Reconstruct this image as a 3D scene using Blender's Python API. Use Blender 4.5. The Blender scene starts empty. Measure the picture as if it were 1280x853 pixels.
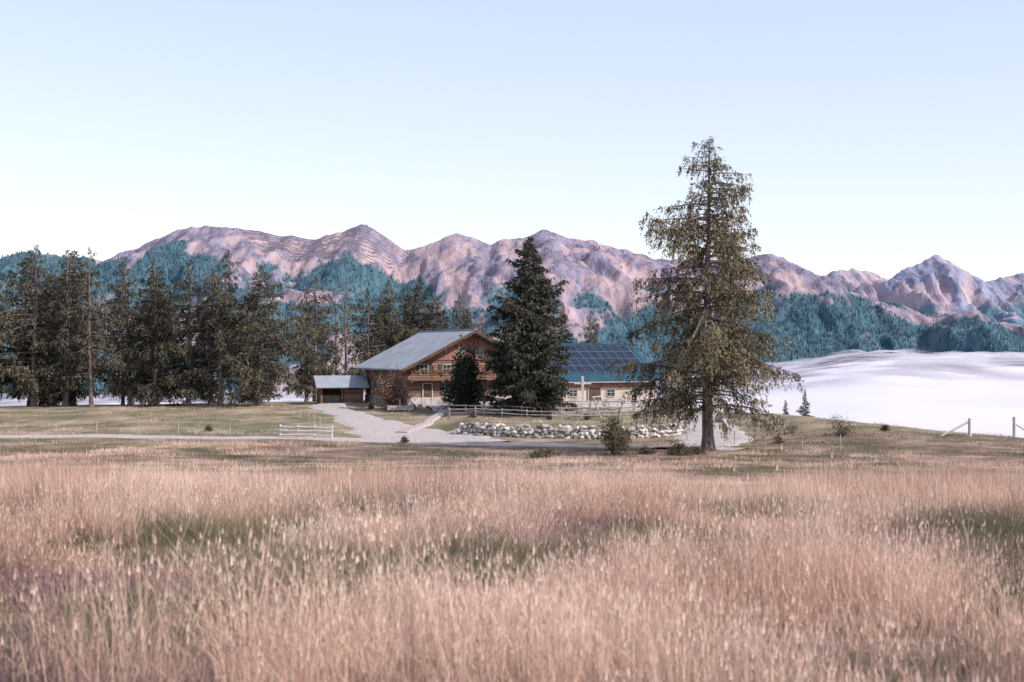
import bpy, math, random
import numpy as np
from mathutils import Vector, Matrix
rad = math.radians
random.seed(7)
S = bpy.context.scene
S.view_settings.view_transform = 'Standard'
S.view_settings.look = 'None'
S.view_settings.exposure = 0

# ------------------------------------------------------------------ noise
def _h(ix, iy, seed):
    n = (ix * 374761393 + iy * 668265263 + seed * 1442695041) & 0xffffffff
    n = ((n ^ (n >> 13)) * 1274126177) & 0xffffffff
    return ((n ^ (n >> 16)) & 0xffff) / 65535.0
def vn(x, y, seed=0):
    x = np.asarray(x, float); y = np.asarray(y, float)
    ix = np.floor(x).astype(np.int64); iy = np.floor(y).astype(np.int64)
    fx = x - ix; fy = y - iy
    fx = fx*fx*(3-2*fx); fy = fy*fy*(3-2*fy)
    ix = ix + 5000; iy = iy + 5000
    return ((_h(ix,iy,seed)*(1-fx)+_h(ix+1,iy,seed)*fx)*(1-fy) +
            (_h(ix,iy+1,seed)*(1-fx)+_h(ix+1,iy+1,seed)*fx)*fy)
def fbm(x, y, seed=0, octv=4):
    s = 0; a = 0.5; t = 0
    for o in range(octv):
        s = s + a*vn(x*2**o+o*17.3, y*2**o+o*9.1, seed+o); t += a; a *= .5
    return s/t
def ridged(x, y, seed=0, octv=4):
    s = 0; a = 0.5; t = 0
    for o in range(octv):
        s = s + a*(1-abs(2*vn(x*2**o+o*7.7, y*2**o+o*3.3, seed+o)-1)); t += a; a *= .5
    return s/t
def sst(x, a, b):
    t = np.clip((np.asarray(x,float)-a)/(b-a), 0, 1); return t*t*(3-2*t)

# ------------------------------------------------------------------ helpers
def make_mesh(name, verts, faces, mats=(), smooth=False, midx=None, check=True):
    me = bpy.data.meshes.new(name)
    verts = np.asarray(verts, np.float32)
    if isinstance(faces, np.ndarray):
        nf, k = faces.shape
        me.vertices.add(len(verts)); me.vertices.foreach_set('co', verts.ravel())
        me.loops.add(nf*k); me.loops.foreach_set('vertex_index', faces.astype(np.int32).ravel())
        me.polygons.add(nf)
        me.polygons.foreach_set('loop_start', np.arange(0, nf*k, k, dtype=np.int32))
        me.update(calc_edges=True)
    else:
        me.from_pydata([tuple(map(float, v)) for v in verts], [], [tuple(map(int,f)) for f in faces]); me.update()
    for m in mats: me.materials.append(m)
    if midx is not None: me.polygons.foreach_set('material_index', np.asarray(midx, np.int32))
    me.polygons.foreach_set('use_smooth', np.full(len(me.polygons), smooth, dtype=bool))
    if check: me.validate()
    return me
def add(name, me, loc=(0,0,0), rot=(0,0,0), scale=(1,1,1), parent=None):
    o = bpy.data.objects.new(name, me); S.collection.objects.link(o)
    o.location = loc; o.rotation_euler = rot; o.scale = scale
    if parent: o.parent = parent
    return o
class MB:
    """small mesh builder"""
    def __init__(s): s.v=[]; s.f=[]; s.m=[]
    def box(s, x0,x1,y0,y1,z0,z1, m=0, M=None, ch=0.0):
        b=len(s.v)
        P=[(x0,y0,z0),(x1,y0,z0),(x1,y1,z0),(x0,y1,z0),(x0,y0,z1),(x1,y0,z1),(x1,y1,z1),(x0,y1,z1)]
        if M is not None: P=[tuple(M@Vector(p)) for p in P]
        s.v+=P
        s.f+=[(b,b+3,b+2,b+1),(b+4,b+5,b+6,b+7),(b,b+1,b+5,b+4),(b+1,b+2,b+6,b+5),(b+2,b+3,b+7,b+6),(b+3,b,b+4,b+7)]
        s.m+=[m]*6
    def tube(s, a, b_, r0, r1, n=7, m=0, cap=True):
        a=Vector(a); b_=Vector(b_); d=(b_-a).normalized()
        u=d.orthogonal().normalized(); w=d.cross(u)
        i0=len(s.v)
        for p,r in ((a,r0),(b_,r1)):
            for k in range(n):
                t=2*math.pi*k/n; s.v.append(tuple(p+u*r*math.cos(t)+w*r*math.sin(t)))
        for k in range(n):
            s.f.append((i0+k,i0+(k+1)%n,i0+n+(k+1)%n,i0+n+k)); s.m.append(m)
        if cap:
            s.f.append(tuple(i0+n+k for k in range(n))); s.m.append(m)
            s.f.append(tuple(i0+n-1-k for k in range(n))); s.m.append(m)
    def poly(s, pts, m=0):
        b=len(s.v); s.v+=[tuple(p) for p in pts]; s.f.append(tuple(range(b,b+len(pts)))); s.m.append(m)
    def mesh(s, name, mats, smooth=False): return make_mesh(name, s.v, s.f, mats, smooth, s.m)

def nmat(name, cols, scale=1.0, rough=.9, bump=0.0, bscale=None, stretch=(1,1,1), transl=0.0,
         island=0.0, inst=0.0, detail=5, spec=.2, metal=0.0, coord='obj', cpos=None, attrib=0.0):
    m=bpy.data.materials.new(name); m.use_nodes=True; nt=m.node_tree; N=nt.nodes; L=nt.links; N.clear()
    out=N.new('ShaderNodeOutputMaterial')
    if coord=='obj':
        tc=N.new('ShaderNodeTexCoord').outputs['Object']
    else:
        tc=N.new('ShaderNodeNewGeometry').outputs['Position']
    mp=N.new('ShaderNodeMapping'); mp.inputs['Scale'].default_value=stretch; L.new(tc,mp.inputs['Vector'])
    no=N.new('ShaderNodeTexNoise'); no.inputs['Scale'].default_value=scale; no.inputs['Detail'].default_value=detail
    L.new(mp.outputs[0],no.inputs['Vector'])
    fac=no.outputs['Fac']
    def madd(fac, src, k):
        a=N.new('ShaderNodeMath'); a.operation='MULTIPLY_ADD'; L.new(src,a.inputs[0]); a.inputs[1].default_value=k; 
        b=N.new('ShaderNodeMath'); b.operation='SUBTRACT'; L.new(fac,b.inputs[0]); b.inputs[1].default_value=k/2
        L.new(b.outputs[0],a.inputs[2]); return a.outputs[0]
    if island>0:
        g=N.new('ShaderNodeNewGeometry'); fac=madd(fac,g.outputs['Random Per Island'],island)
    if attrib>0:
        g=N.new('ShaderNodeAttribute'); g.attribute_name='rnd'; fac=madd(fac,g.outputs['Fac'],attrib)
    if inst>0:
        g=N.new('ShaderNodeObjectInfo'); fac=madd(fac,g.outputs['Random'],inst)
    cr=N.new('ShaderNodeValToRGB'); e=cr.color_ramp.elements
    n=len(cols)
    pos=cpos or [0.3+0.4*i/(n-1) for i in range(n)]
    e[0].position=pos[0]; e[0].color=(*cols[0],1); e[1].position=pos[-1]; e[1].color=(*cols[-1],1)
    for i in range(1,n-1):
        q=e.new(pos[i]); q.color=(*cols[i],1)
    L.new(fac,cr.inputs[0])
    if transl>0:
        p=N.new('ShaderNodeBsdfDiffuse'); L.new(cr.outputs[0],p.inputs['Color'])
    else:
        p=N.new('ShaderNodeBsdfPrincipled'); p.inputs['Roughness'].default_value=rough
        p.inputs['Specular IOR Level'].default_value=spec; p.inputs['Metallic'].default_value=metal
        L.new(cr.outputs[0],p.inputs['Base Color'])
    if bump>0:
        nb=N.new('ShaderNodeTexNoise'); nb.inputs['Scale'].default_value=bscale or scale*3; nb.inputs['Detail'].default_value=6
        L.new(mp.outputs[0],nb.inputs['Vector'])
        bp=N.new('ShaderNodeBump'); bp.inputs['Strength'].default_value=1; bp.inputs['Distance'].default_value=bump
        L.new(nb.outputs['Fac'],bp.inputs['Height']); L.new(bp.outputs[0],p.inputs['Normal'])
    sh=p.outputs[0]
    if transl>0:
        t=N.new('ShaderNodeBsdfTranslucent'); L.new(cr.outputs[0],t.inputs['Color'])
        mx=N.new('ShaderNodeMixShader'); mx.inputs[0].default_value=transl
        L.new(sh,mx.inputs[1]); L.new(t.outputs[0],mx.inputs[2]); sh=mx.outputs[0]
    L.new(sh,out.inputs['Surface'])
    return m
def attr(me,name,arr):
    a=me.attributes.new(name,'FLOAT','POINT'); a.data.foreach_set('value',np.asarray(arr,np.float32).ravel())

# ------------------------------------------------------------------ terrain height
ROW=[-80,0,10,30,60,80,100,112,125,135,150,165,180,200,230,300,500,700]
COL={
 -300:[-1.5,-1.8,-2.3,-3.5,-5.3,-6.4,-7.2,-7.6,-7.7,-7.5,-7.4,-7.6,-8.2,-10,-14,-38,-125,-165],
 -60: [ 1.6,-1.65,-2.25,-3.4,-5.2,-6.3,-7.1,-7.5,-7.45,-7.2,-6.7,-6.3,-6.5,-8,-12,-35,-120,-165],
 -25: [ 1.6,-1.65,-2.25,-3.4,-5.2,-6.3,-7.1,-7.5,-7.5,-7.1,-6.5,-6.1,-6.2,-7.5,-12,-35,-120,-165],
 -8:  [ 1.6,-1.65,-2.25,-3.4,-5.2,-6.3,-7.1,-7.5,-7.5,-7.1,-6.35,-5.75,-5.7,-6.5,-10,-35,-120,-165],
 12:  [ 1.6,-1.65,-2.25,-3.4,-5.2,-6.3,-7.1,-7.5,-7.4,-7.0,-6.3,-5.8,-5.75,-7.5,-12,-35,-120,-165],
 20:  [ 1.6,-1.65,-2.25,-3.4,-5.2,-6.3,-7.1,-7.4,-7.0,-6.4,-6.1,-6.0,-6.5,-12,-22,-45,-120,-165],
 27:  [ 1.6,-1.65,-2.25,-3.4,-5.2,-6.3,-7.05,-7.0,-6.1,-5.6,-6.5,-9,-14,-22,-35,-60,-125,-165],
 36:  [ 1.6,-1.65,-2.25,-3.4,-5.2,-6.2,-6.95,-6.9,-6.5,-7.3,-10.5,-14,-19,-27,-40,-65,-125,-165],
 46:  [ 1.6,-1.65,-2.25,-3.4,-5.2,-6.2,-6.95,-7.0,-8.0,-10,-15,-20,-26,-35,-48,-75,-130,-165],
 100: [ 1.2,-1.65,-2.4,-3.9,-6.2,-8,-10,-13,-17,-21,-28,-35,-42,-52,-68,-95,-140,-165],
 300: [-2,-5,-7,-12,-20,-27,-35,-41,-48,-53,-61,-69,-77,-87,-100,-120,-150,-165]}
gx=np.arange(-300,301,2.0); gy=np.arange(-80,701,2.0)
cx=sorted(COL); T=np.array([np.interp(gy,ROW,COL[c]) for c in cx])
G=np.array([[0.0]*len(gx)]*len(gy))
for j in range(len(gy)): G[j]=np.interp(gx,cx,T[:,j])
k=np.exp(-0.5*(np.arange(-4,5)/1.5)**2); k/=k.sum()
Gp=np.pad(G,4,mode='edge')
Gp=np.apply_along_axis(lambda r:np.convolve(r,k,'valid'),1,Gp)
G=np.apply_along_axis(lambda r:np.convolve(r,k,'valid'),0,Gp)
WALLX=[-5,0,6,11,14.2,15.2]; WALLY=[127,123.6,121.6,121.6,123.5,128]
def H(x,y):
    x=np.asarray(x,float); y=np.asarray(y,float)
    fx=np.clip((x+300)/2,0,len(gx)-1.001); fy=np.clip((y+80)/2,0,len(gy)-1.001)
    ix=fx.astype(int); iy=fy.astype(int); a=fx-ix; b=fy-iy
    z=(G[iy,ix]*(1-a)+G[iy,ix+1]*a)*(1-b)+(G[iy+1,ix]*(1-a)+G[iy+1,ix+1]*a)*b
    far=sst(y,140,400)
    z=z+(fbm(x/9,y/9,3,3)-.5)*0.35*sst(y,4,20)+(fbm(x/60,y/60,8,3)-.5)*(0.5*sst(y,30,60)*(1-sst(y,90,110))+12*far)
    yw=np.interp(x,WALLX,WALLY)
    win=sst(x,-6,-4)*(1-sst(x,14,15.4))
    z=z+0.75*win*sst(y-yw,0.2,1.3)*(1-sst(y-yw,5,22))
    return z
def Hs(x,y): return float(H(np.array([x]),np.array([y]))[0])

def axis(*segs):
    a=[]
    for s,e,st in segs: a+=list(np.arange(s,e,st))
    return np.array(a)
def grid_faces(nx,ny):
    i=np.arange(nx-1)[None,:]+np.arange(ny-1)[:,None]*nx
    i=i.ravel(); return np.stack([i,i+1,i+1+nx,i+nx],1)
ax=axis((-9000,-1000,1000),(-1000,-300,100),(-300,-100,10),(-100,90,1.0),(90,300,10),(300,1000,100),(1000,9001,1000))
ay=axis((-80,-20,10),(-20,230,1.0),(230,400,8),(400,1000,50),(1000,9001,1000))
X,Y=np.meshgrid(ax,ay); Z=H(X.ravel(),Y.ravel())

def ground_mat():
    m=bpy.data.materials.new('meadow_ground'); m.use_nodes=True; nt=m.node_tree; N=nt.nodes; L=nt.links
    p=N['Principled BSDF']; p.inputs['Roughness'].default_value=1; p.inputs['Specular IOR Level'].default_value=.05
    pos=N.new('ShaderNodeNewGeometry').outputs['Position']
    sep=N.new('ShaderNodeSeparateXYZ'); L.new(pos,sep.inputs[0])
    def noise(sc,det=5,st=(1,1,1)):
        mp=N.new('ShaderNodeMapping'); mp.inputs['Scale'].default_value=st; L.new(pos,mp.inputs[0])
        n=N.new('ShaderNodeTexNoise'); n.inputs['Scale'].default_value=sc; n.inputs['Detail'].default_value=det; n.inputs['Roughness'].default_value=.65; L.new(mp.outputs[0],n.inputs[0]); return n.outputs['Fac']
    def ramp(f,cols,pos_):
        c=N.new('ShaderNodeValToRGB'); e=c.color_ramp.elements
        e[0].position=pos_[0]; e[0].color=(*cols[0],1); e[1].position=pos_[-1]; e[1].color=(*cols[-1],1)
        for i in range(1,len(cols)-1): q=e.new(pos_[i]); q.color=(*cols[i],1)
        L.new(f,c.inputs[0]); return c.outputs[0]
    def mr(v,a,b):
        r=N.new('ShaderNodeMapRange'); r.interpolation_type='SMOOTHSTEP'; L.new(v,r.inputs[0]); r.inputs[1].default_value=a; r.inputs[2].default_value=b; return r.outputs[0]
    def mix(f,a,b):
        x=N.new('ShaderNodeMix'); x.data_type='RGBA'; L.new(f,x.inputs[0]); L.new(a,x.inputs[6]); L.new(b,x.inputs[7]); return x.outputs[2]
    near=ramp(noise(1.5),[(.14,.095,.08),(.34,.235,.185)],[.35,.65])
    mid=ramp(noise(.30,8,(.8,.7,1)),[(.11,.10,.06),(.22,.155,.115),(.40,.285,.225)],[.40,.52,.63])
    lawn=ramp(noise(.22,12),[(.13,.125,.07),(.20,.175,.11),(.28,.225,.16),(.40,.31,.23)],[.36,.46,.54,.64])
    nw=noise(.12,3); w=N.new('ShaderNodeMath'); w.operation='MULTIPLY_ADD'; L.new(nw,w.inputs[0]); w.inputs[1].default_value=30; L.new(sep.outputs[1],w.inputs[2])
    c=mix(mr(w.outputs[0],60,70),near,mid)
    c=mix(mr(w.outputs[0],118,144),c,lawn)
    L.new(c,p.inputs['Base Color'])
    b=N.new('ShaderNodeBump'); b.inputs['Distance'].default_value=.22; b.inputs['Strength'].default_value=.8
    L.new(noise(2.2,10),b.inputs['Height']); L.new(b.outputs[0],p.inputs['Normal'])
    return m
me=make_mesh('ground',np.stack([X.ravel(),Y.ravel(),Z],1),grid_faces(len(ax),len(ay)),[ground_mat()],True)
add('ground',me)

# ------------------------------------------------------------------ gravel tracks
gravel=nmat('gravel',[(.35,.29,.27),(.45,.385,.365),(.53,.46,.44)],3,bump=.03,bscale=30,coord='pos')
def ribbon(name,pts,widths,off,seed=0):
    P=np.array(pts,float); seg=np.r_[0,np.cumsum(np.hypot(*np.diff(P,axis=0).T))]
    n=int(seg[-1]/.8)+2; s=np.linspace(0,seg[-1],n)
    x=np.interp(s,seg,P[:,0]); y=np.interp(s,seg,P[:,1]); w=np.interp(s,seg,widths)
    for _ in range(25):
        x[1:-1]=(x[:-2]+2*x[1:-1]+x[2:])/4; y[1:-1]=(y[:-2]+2*y[1:-1]+y[2:])/4
    tx=np.gradient(x); ty=np.gradient(y); l=np.hypot(tx,ty); nx_,ny_=-ty/l,tx/l
    K=11; V=[]
    for i in range(n):
        wl=w[i]/2*(1+.7*(float(vn(s[i]/1.8,1.5,seed))-.5)); wr=w[i]/2*(1+.7*(float(vn(s[i]/1.8,7.5,seed))-.5))
        for kk in range(K):
            t=kk/(K-1)*2-1; q=t*(wl if t<0 else wr)
            X_,Y_=x[i]+nx_[i]*q,y[i]+ny_[i]*q
            V.append((X_,Y_,Hs(X_,Y_)+(off if abs(t)<.99 else -.06)))
    add(name,make_mesh(name,V,grid_faces(K,n),[gravel],True))
ribbon('gravel_track',[(-75,128),(-45,126),(-31,125),(-14,121.5),(-3,117),(6,112.5),(13,108),(17,106)],[2.8,2.8,2.8,4,4.5,3.0,3.2,4],.06,1)
ribbon('gravel_track',[(-2,117),(-7,123),(-11.5,131),(-15.5,143),(-19,153),(-21,160),(-20.5,170)],[5,11,8,4.6,4,4,4],.10,2)
ribbon('gravel_track',[(13,106),(17,118),(18,130),(18.5,142),(17.5,152),(12,156)],[5,6,5,5,6,6],.14,3)
ribbon('footpath',[(-10,129),(-8.2,137),(-7.6,147),(-6,155)],[1.6,1.1,1.0,1.6],.17,4)
ribbon('yard_paving',[(-9,153.6),(0,155.5),(9,159),(18,163.5)],[5,6,6,5],.20,5)

# ------------------------------------------------------------------ materials
bark=nmat('bark',[(.07,.052,.055),(.17,.13,.125),(.27,.21,.2)],6,bump=.03,stretch=(1,1,.25))
needle_l=nmat('larch_needles',[(.048,.046,.036),(.16,.138,.088),(.38,.31,.20)],.5,transl=.28,island=.8)  # ramp ends painted: dark for crown shade, pale for sunlit tips
needle_b=nmat('larch_needles_dark',[(.03,.038,.038),(.095,.094,.07),(.25,.205,.135)],.35,transl=.25,island=.7,inst=.3)  # low ramp tones darkened to stand in for shade inside the crowns
needle_s=nmat('spruce_needles',[(.022,.030,.032),(.062,.067,.055),(.17,.155,.11)],.6,transl=.18,island=.75)  # dark ramp end imitates inner shade, pale end sunlit needles
leaf_shade=nmat('shaded_leaves',[(.018,.024,.024),(.036,.044,.035),(.07,.075,.05)],1,transl=.15,island=.5)  # very dark tones put the spruce's shadow into the leaf colour
leaf_red=nmat('autumn_leaves',[(.15,.085,.06),(.27,.155,.115),(.38,.25,.18)],1,transl=.3,island=.6)
leaf_olive=nmat('olive_leaves',[(.05,.05,.035),(.11,.10,.06),(.22,.18,.12)],1,transl=.3,island=.6)

# ------------------------------------------------------------------ trees
def tri_leaves(C,D,L_,W_,rng):
    n=len(C); r=rng.normal(size=(n,3)); s=np.cross(D,r); s/=np.linalg.norm(s,axis=1)[:,None]+1e-9
    a=C-s*W_[:,None]/2; b=C+s*W_[:,None]/2; c=C+D*L_[:,None]
    V=np.stack([a,b,c],1).reshape(-1,3); return V
def conifer(name,Ht,prof,cb,nbr,mats,seed,up=.15,droop=.35,hang=.8,twigs=7,lpt=16,leaf=(.22,.09),gap=.25,trunk_r=.28,irr=.22,lean=0,fade=0):
    rng=np.random.default_rng(seed)
    pt,pr=zip(*prof)
    V=[];F=[];M=[]; base=0
    ns=14; nt_=9; zz=np.linspace(-.6,Ht,ns)
    ox=np.cumsum(rng.normal(0,.05,ns))+lean*zz/Ht; oy=np.cumsum(rng.normal(0,.05,ns))
    tv=[]
    for i,z in enumerate(zz):
        r=trunk_r*(1-max(z,0)/Ht)**.85+.015+(trunk_r*.5 if i==0 else 0)
        for q in range(nt_):
            t=2*math.pi*q/nt_; rr=r*(1+.1*math.sin(3*t+i)); tv.append((ox[i]+rr*math.cos(t),oy[i]+rr*math.sin(t),z))
    V.append(np.array(tv)); 
    for i in range(ns-1):
        for q in range(nt_):
            F.append((i*nt_+q,i*nt_+(q+1)%nt_,(i+1)*nt_+(q+1)%nt_)); F.append((i*nt_+q,(i+1)*nt_+(q+1)%nt_,(i+1)*nt_+q))
    base=len(tv); M=[0]*len(F)
    FL=[np.array(F)]
    LC=[];LD=[];LL=[];LW=[]
    for i in range(nbr):
        f=(i+rng.random())/nbr; h=cb+(Ht-cb)*f**1.05
        if rng.random()<gap*.5: continue
        az=i*2.399963+rng.normal(0,.35)
        lobe=1+irr*math.sin(az*2+seed+h*.35)+irr*.9*math.sin(h*1.15+az)
        if float(vn(az*1.1+50,h*.45,seed+3))<gap*.9: lobe*=.5
        Lb=np.interp(h/Ht,pt,pr)*rng.uniform(.6,1.15)*lobe
        if h>Ht*.9: Lb=max(Lb,.25)
        o=np.array([np.interp(h,zz,ox),np.interp(h,zz,oy),h])
        d=np.array([math.cos(az),math.sin(az),0]); side=np.array([-d[1],d[0],0])
        upk=up+rng.normal(0,.14)+.35*max(0,(h/Ht-.8))*5*.5; dr=droop*rng.uniform(.5,1.6)*(1-.5*(h/Ht))
        curve=rng.normal(0,.12)
        def P(s): 
            s=np.asarray(s,float)[...,None]
            return o+d*s*Lb+side*curve*s*s*Lb+np.array([0,0,1.])*(upk*s-dr*s*s+.12*s**4)*Lb
        ss=np.linspace(0,1,5); pp=P(ss); r0=.012+.016*Lb
        bv=[]
        for q,(s,p) in enumerate(zip(ss,pp)):
            r=r0*(1-s)+.006
            for t in (0,2.09,4.19): bv.append(p+side*r*math.cos(t)+np.array([0,0,r*math.sin(t)]))
        V.append(np.array(bv)); bf=[]
        for q in range(4):
            for t in range(3):
                a=base+q*3+t; b=base+q*3+(t+1)%3; bf+= [(a,b,b+3),(a,b+3,a+3)]
        FL.append(np.array(bf)); M+=[0]*len(bf); base+=len(bv)
        nt2=max(3,int(twigs*Lb*rng.uniform(.75,1.2)))
        s0=.12 if Lb<2 else .2
        sp=s0+(1-s0)*rng.random(nt2)**.8
        for s in sp:
            if rng.random()<gap*.7: continue
            p=P(np.array([s]))[0]
            tl=rng.uniform(.35,1.0)*(.35+.24*Lb)*(1.15-.6*s)
            sgn=rng.choice([-1,1])
            td=d*rng.uniform(0,.8)+side*sgn*rng.uniform(.1,.9)+np.array([0,0,rng.uniform(-1.15,.1)*hang])
            td/=np.linalg.norm(td)
            m=max(4,int(lpt*tl/.8*rng.uniform(.7,1.2)))
            u=rng.random(m)
            c=p+td*(u*tl)[:,None]+np.array([0,0,-1.])*(u*u*tl*.4*hang)[:,None]+rng.normal(0,.04+.025*tl,(m,3))
            ld=td*.8+rng.normal(0,.55,(m,3))+np.array([0,0,-.4*hang]); ld/=np.linalg.norm(ld,axis=1)[:,None]
            LC.append(c);LD.append(ld);LL.append(leaf[0]*rng.uniform(.5,1.4,m));LW.append(leaf[1]*rng.uniform(.6,1.4,m))
    C=np.concatenate(LC);D=np.concatenate(LD);l=np.concatenate(LL);w=np.concatenate(LW)
    LV=tri_leaves(C,D,l,w,rng); V.append(LV); nl=len(C)
    FL.append(np.arange(nl*3).reshape(-1,3)+base); M+= [1]*nl
    me=make_mesh(name,np.concatenate(V),np.concatenate(FL),mats,False,M)
    print(name,'leaves',nl)
    return me

hero=conifer('larch_hero',23.4,[(.05,2.6),(.12,4.2),(.2,4.9),(.32,5.5),(.44,5.9),(.56,5.5),(.69,4.3),(.82,2.7),(.9,1.7),(.96,.9),(1,.15)],
   3.1,270,[bark,needle_l],11,up=.1,droop=.42,hang=1.6,twigs=8.3,lpt=19,leaf=(.22,.082),gap=.25,trunk_r=.42,irr=.24)
hx,hy=14.5,105.0
add('larch_tree',hero,(hx,hy,Hs(hx,hy)-.1),(0,0,2.2))

spr=conifer('spruce_mesh',18.4,[(0,4.5),(.06,4.8),(.25,4.5),(.45,3.8),(.62,2.95),(.8,1.8),(.92,.9),(1,.1)],
   .7,300,[bark,needle_s],5,up=.28,droop=.3,hang=.6,twigs=11,lpt=20,leaf=(.26,.125),gap=.08,trunk_r=.28,irr=.16)
add('spruce_tree',spr,(1.6,147,Hs(1.6,147)-.1),(0,0,1))

pl=[(.05,2.4),(.15,3.5),(.3,3.8),(.5,3.5),(.7,2.7),(.85,1.7),(.95,.8),(1,.15)]
pn=[(.1,1.7),(.3,2.5),(.5,2.4),(.7,1.8),(.9,.9),(1,.15)]
pw=[(.04,3.2),(.2,4.2),(.45,4.0),(.7,3.1),(.9,1.5),(1,.2)]
va=[conifer('larch_a',18,pl,1.8,135,[bark,needle_b],21,hang=1.3,twigs=7,lpt=12,leaf=(.29,.13),gap=.22,irr=.3),
    conifer('larch_b',18,pn,2.5,105,[bark,needle_b],22,hang=1.3,twigs=6,lpt=11,leaf=(.27,.11),gap=.4,trunk_r=.22,irr=.38),
    conifer('larch_c',18,pw,1.2,155,[bark,needle_b],23,hang=1.1,twigs=8,lpt=12,leaf=(.3,.13),gap=.14,irr=.28),
    conifer('spruce_d',18,[(.03,3.2),(.2,3.2),(.5,2.3),(.8,1.1),(1,.1)],1.0,160,[bark,needle_s],24,hang=.5,twigs=9,lpt=12,leaf=(.3,.14),gap=.08),
    conifer('larch_e',18,pl,2.4,125,[bark,needle_b],25,hang=1.4,twigs=7,lpt=12,leaf=(.28,.12),gap=.3,irr=.36,lean=.8)]
vn_=['larch_tree','larch_tree','larch_tree','spruce_tree','larch_tree']
TR=[(-61.0,166,11.2,0),(-58.0,171,12.0,2),(-55.4,165,12.9,4),(-53.0,172,12.4,2),(-51.8,165,11.6,0),(-48.2,163,12.2,1),(-44.6,166,10.8,4),(-43.0,172,9.5,0),(-41.3,165,10.8,2),
    (-37.9,166,10.9,0),(-36.2,171,9.5,2),(-33.9,165,11.5,4),(-31.6,173,9.2,1),(-28.9,163,10.1,2),(-24.6,178,9.4,0),(-22.6,182,8.2,1),(-21.0,180,8.9,1),(-18.9,186,8.1,0),
    (-17.4,192,7.8,2),(-15.7,192,9.3,4),(-14,196,8.2,2),(-12.6,193,9.7,2),(-10.4,199,7.6,0),(-7.8,198,8.0,4),(-6,194,6,3),(-4.0,190,5.0,0),(1,196,7.5,0),(7,198,6.4,3),(10.6,193,5.8,0),(4,199,7,0),
    (-60,184,9.5,2),(-51,186,8.8,0),(-46,183,9.2,2),(-34,187,8.0,2),(-27,186,8.4,0),
    (-65,168,12,2),(-69,165,11.5,0),(-74,168,12.5,3),(-79,165,11,2),(-86,168,12,0),(-93,165,12,2)]
rr=random.Random(3)
for x,y,tz,v in TR:
    b=Hs(x,y); sc=(tz-b+.1)/18*rr.uniform(.98,1.03); wsc=sc*rr.uniform(.9,1.15)
    add(vn_[v],va[v],(x,y,b-.1),(0,0,rr.uniform(0,6.28)),(wsc,wsc,sc))
for x,y,tz,s in ((31.3,152,-4.0,1.0),(30.0,156,-5.3,1.2)):
    b=Hs(x,y); sc=(tz-b)/18; add('spruce_tree',va[3],(x,y,b),(0,0,x),(sc*s,sc*s,sc))

def bush(name,rx,rz,n,mats,seed,leaf=(.16,.1),nst=14,hollow=.3,z0=.1,spread=.13):
    rng=np.random.default_rng(seed); V=[];FL=[];M=[];base=0
    cl=[]
    for i in range(nst):
        a=rng.uniform(0,6.28); e=rng.uniform(.25,1.45); R=rng.uniform(.55,1.0)
        tip=np.array([math.cos(a)*math.cos(e)*rx*R,math.sin(a)*math.cos(e)*rx*R,math.sin(e)*rz*R])
        mid=tip*.5+rng.normal(0,.06*rx,3)
        pts=[np.zeros(3)+np.array([0,0,-.1]),mid,tip]
        bv=[]
        for q,p in enumerate(pts):
            r=(.035,.02,.008)[q]*max(rx,rz)/1.5
            for t in (0,2.09,4.19): bv.append(p+np.array([r*math.cos(t),r*math.sin(t),0]))
        for q in range(2):
            for t in range(3):
                A=base+q*3+t;B=base+q*3+(t+1)%3; FL.append([A,B,B+3]);FL.append([A,B+3,A+3])
        V.append(np.array(bv)); base+=9
        for s in (.45,.65,.85,1): cl.append(mid*(1-s)+tip*s if s>.5 else mid)
    M=[0]*len(FL)
    cl=np.array(cl); idx=rng.integers(0,len(cl),n)
    C=cl[idx]+rng.normal(0,1,(n,3))*np.array([rx,rx,rz])*spread
    C[:,2]=np.maximum(C[:,2],z0*rng.random(n))
    D=rng.normal(0,1,(n,3)); D/=np.linalg.norm(D,axis=1)[:,None]
    LV=tri_leaves(C,D,leaf[0]*rng.uniform(.6,1.4,n),leaf[1]*rng.uniform(.6,1.4,n),rng)
    V.append(LV); F=np.concatenate([np.array(FL),np.arange(n*3).reshape(-1,3)+base]); M+=[1]*n
    return make_mesh(name,np.concatenate(V),F,mats,False,M)
def put(name,me,x,y,s=(1,1,1),r=0): return add(name,me,(x,y,Hs(x,y)-.03),(0,0,r),s)
put('shaded_maple_tree',bush('dt',2.4,6.0,8000,[bark,leaf_shade],31,leaf=(.26,.2),nst=34,z0=.5),-5.0,151)  # leaf colour includes the shadow of the spruce beside it
put('autumn_shrub_tree',bush('rt',2.2,4.1,4600,[bark,leaf_red],32,leaf=(.22,.16),nst=40,z0=.8,spread=.12),-13.0,153)
put('juniper_bush',bush('jb',1.6,2.7,3000,[bark,leaf_olive],33,leaf=(.16,.08),nst=44,spread=.1),6.9,96)
lb=bush('lb',1.3,.9,1300,[bark,leaf_olive],34,leaf=(.15,.08),nst=18)
put('low_shrub_and_shade_patch',lb,11.2,96); put('low_shrub_and_shade_patch',lb,2.0,92,(1.9,1,.6),1); put('low_shrub_and_shade_patch',lb,9.0,97,(.8,.8,.6),2); put('low_shrub_and_shade_patch',lb,12.6,97.5,(.9,.9,.7),3)  # the wide flat one stands in for the larch's shadow patch; others are shrubs
db=bush('db',1.9,1.9,700,[bark,leaf_olive],35,leaf=(.14,.07),nst=40)
put('scrub_bush',db,26.5,115); put('scrub_bush',db,23.5,119,(.6,.6,.6),2)
sb=bush('sb',.5,.55,500,[bark,leaf_olive],36,leaf=(.1,.05),nst=12)
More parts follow.
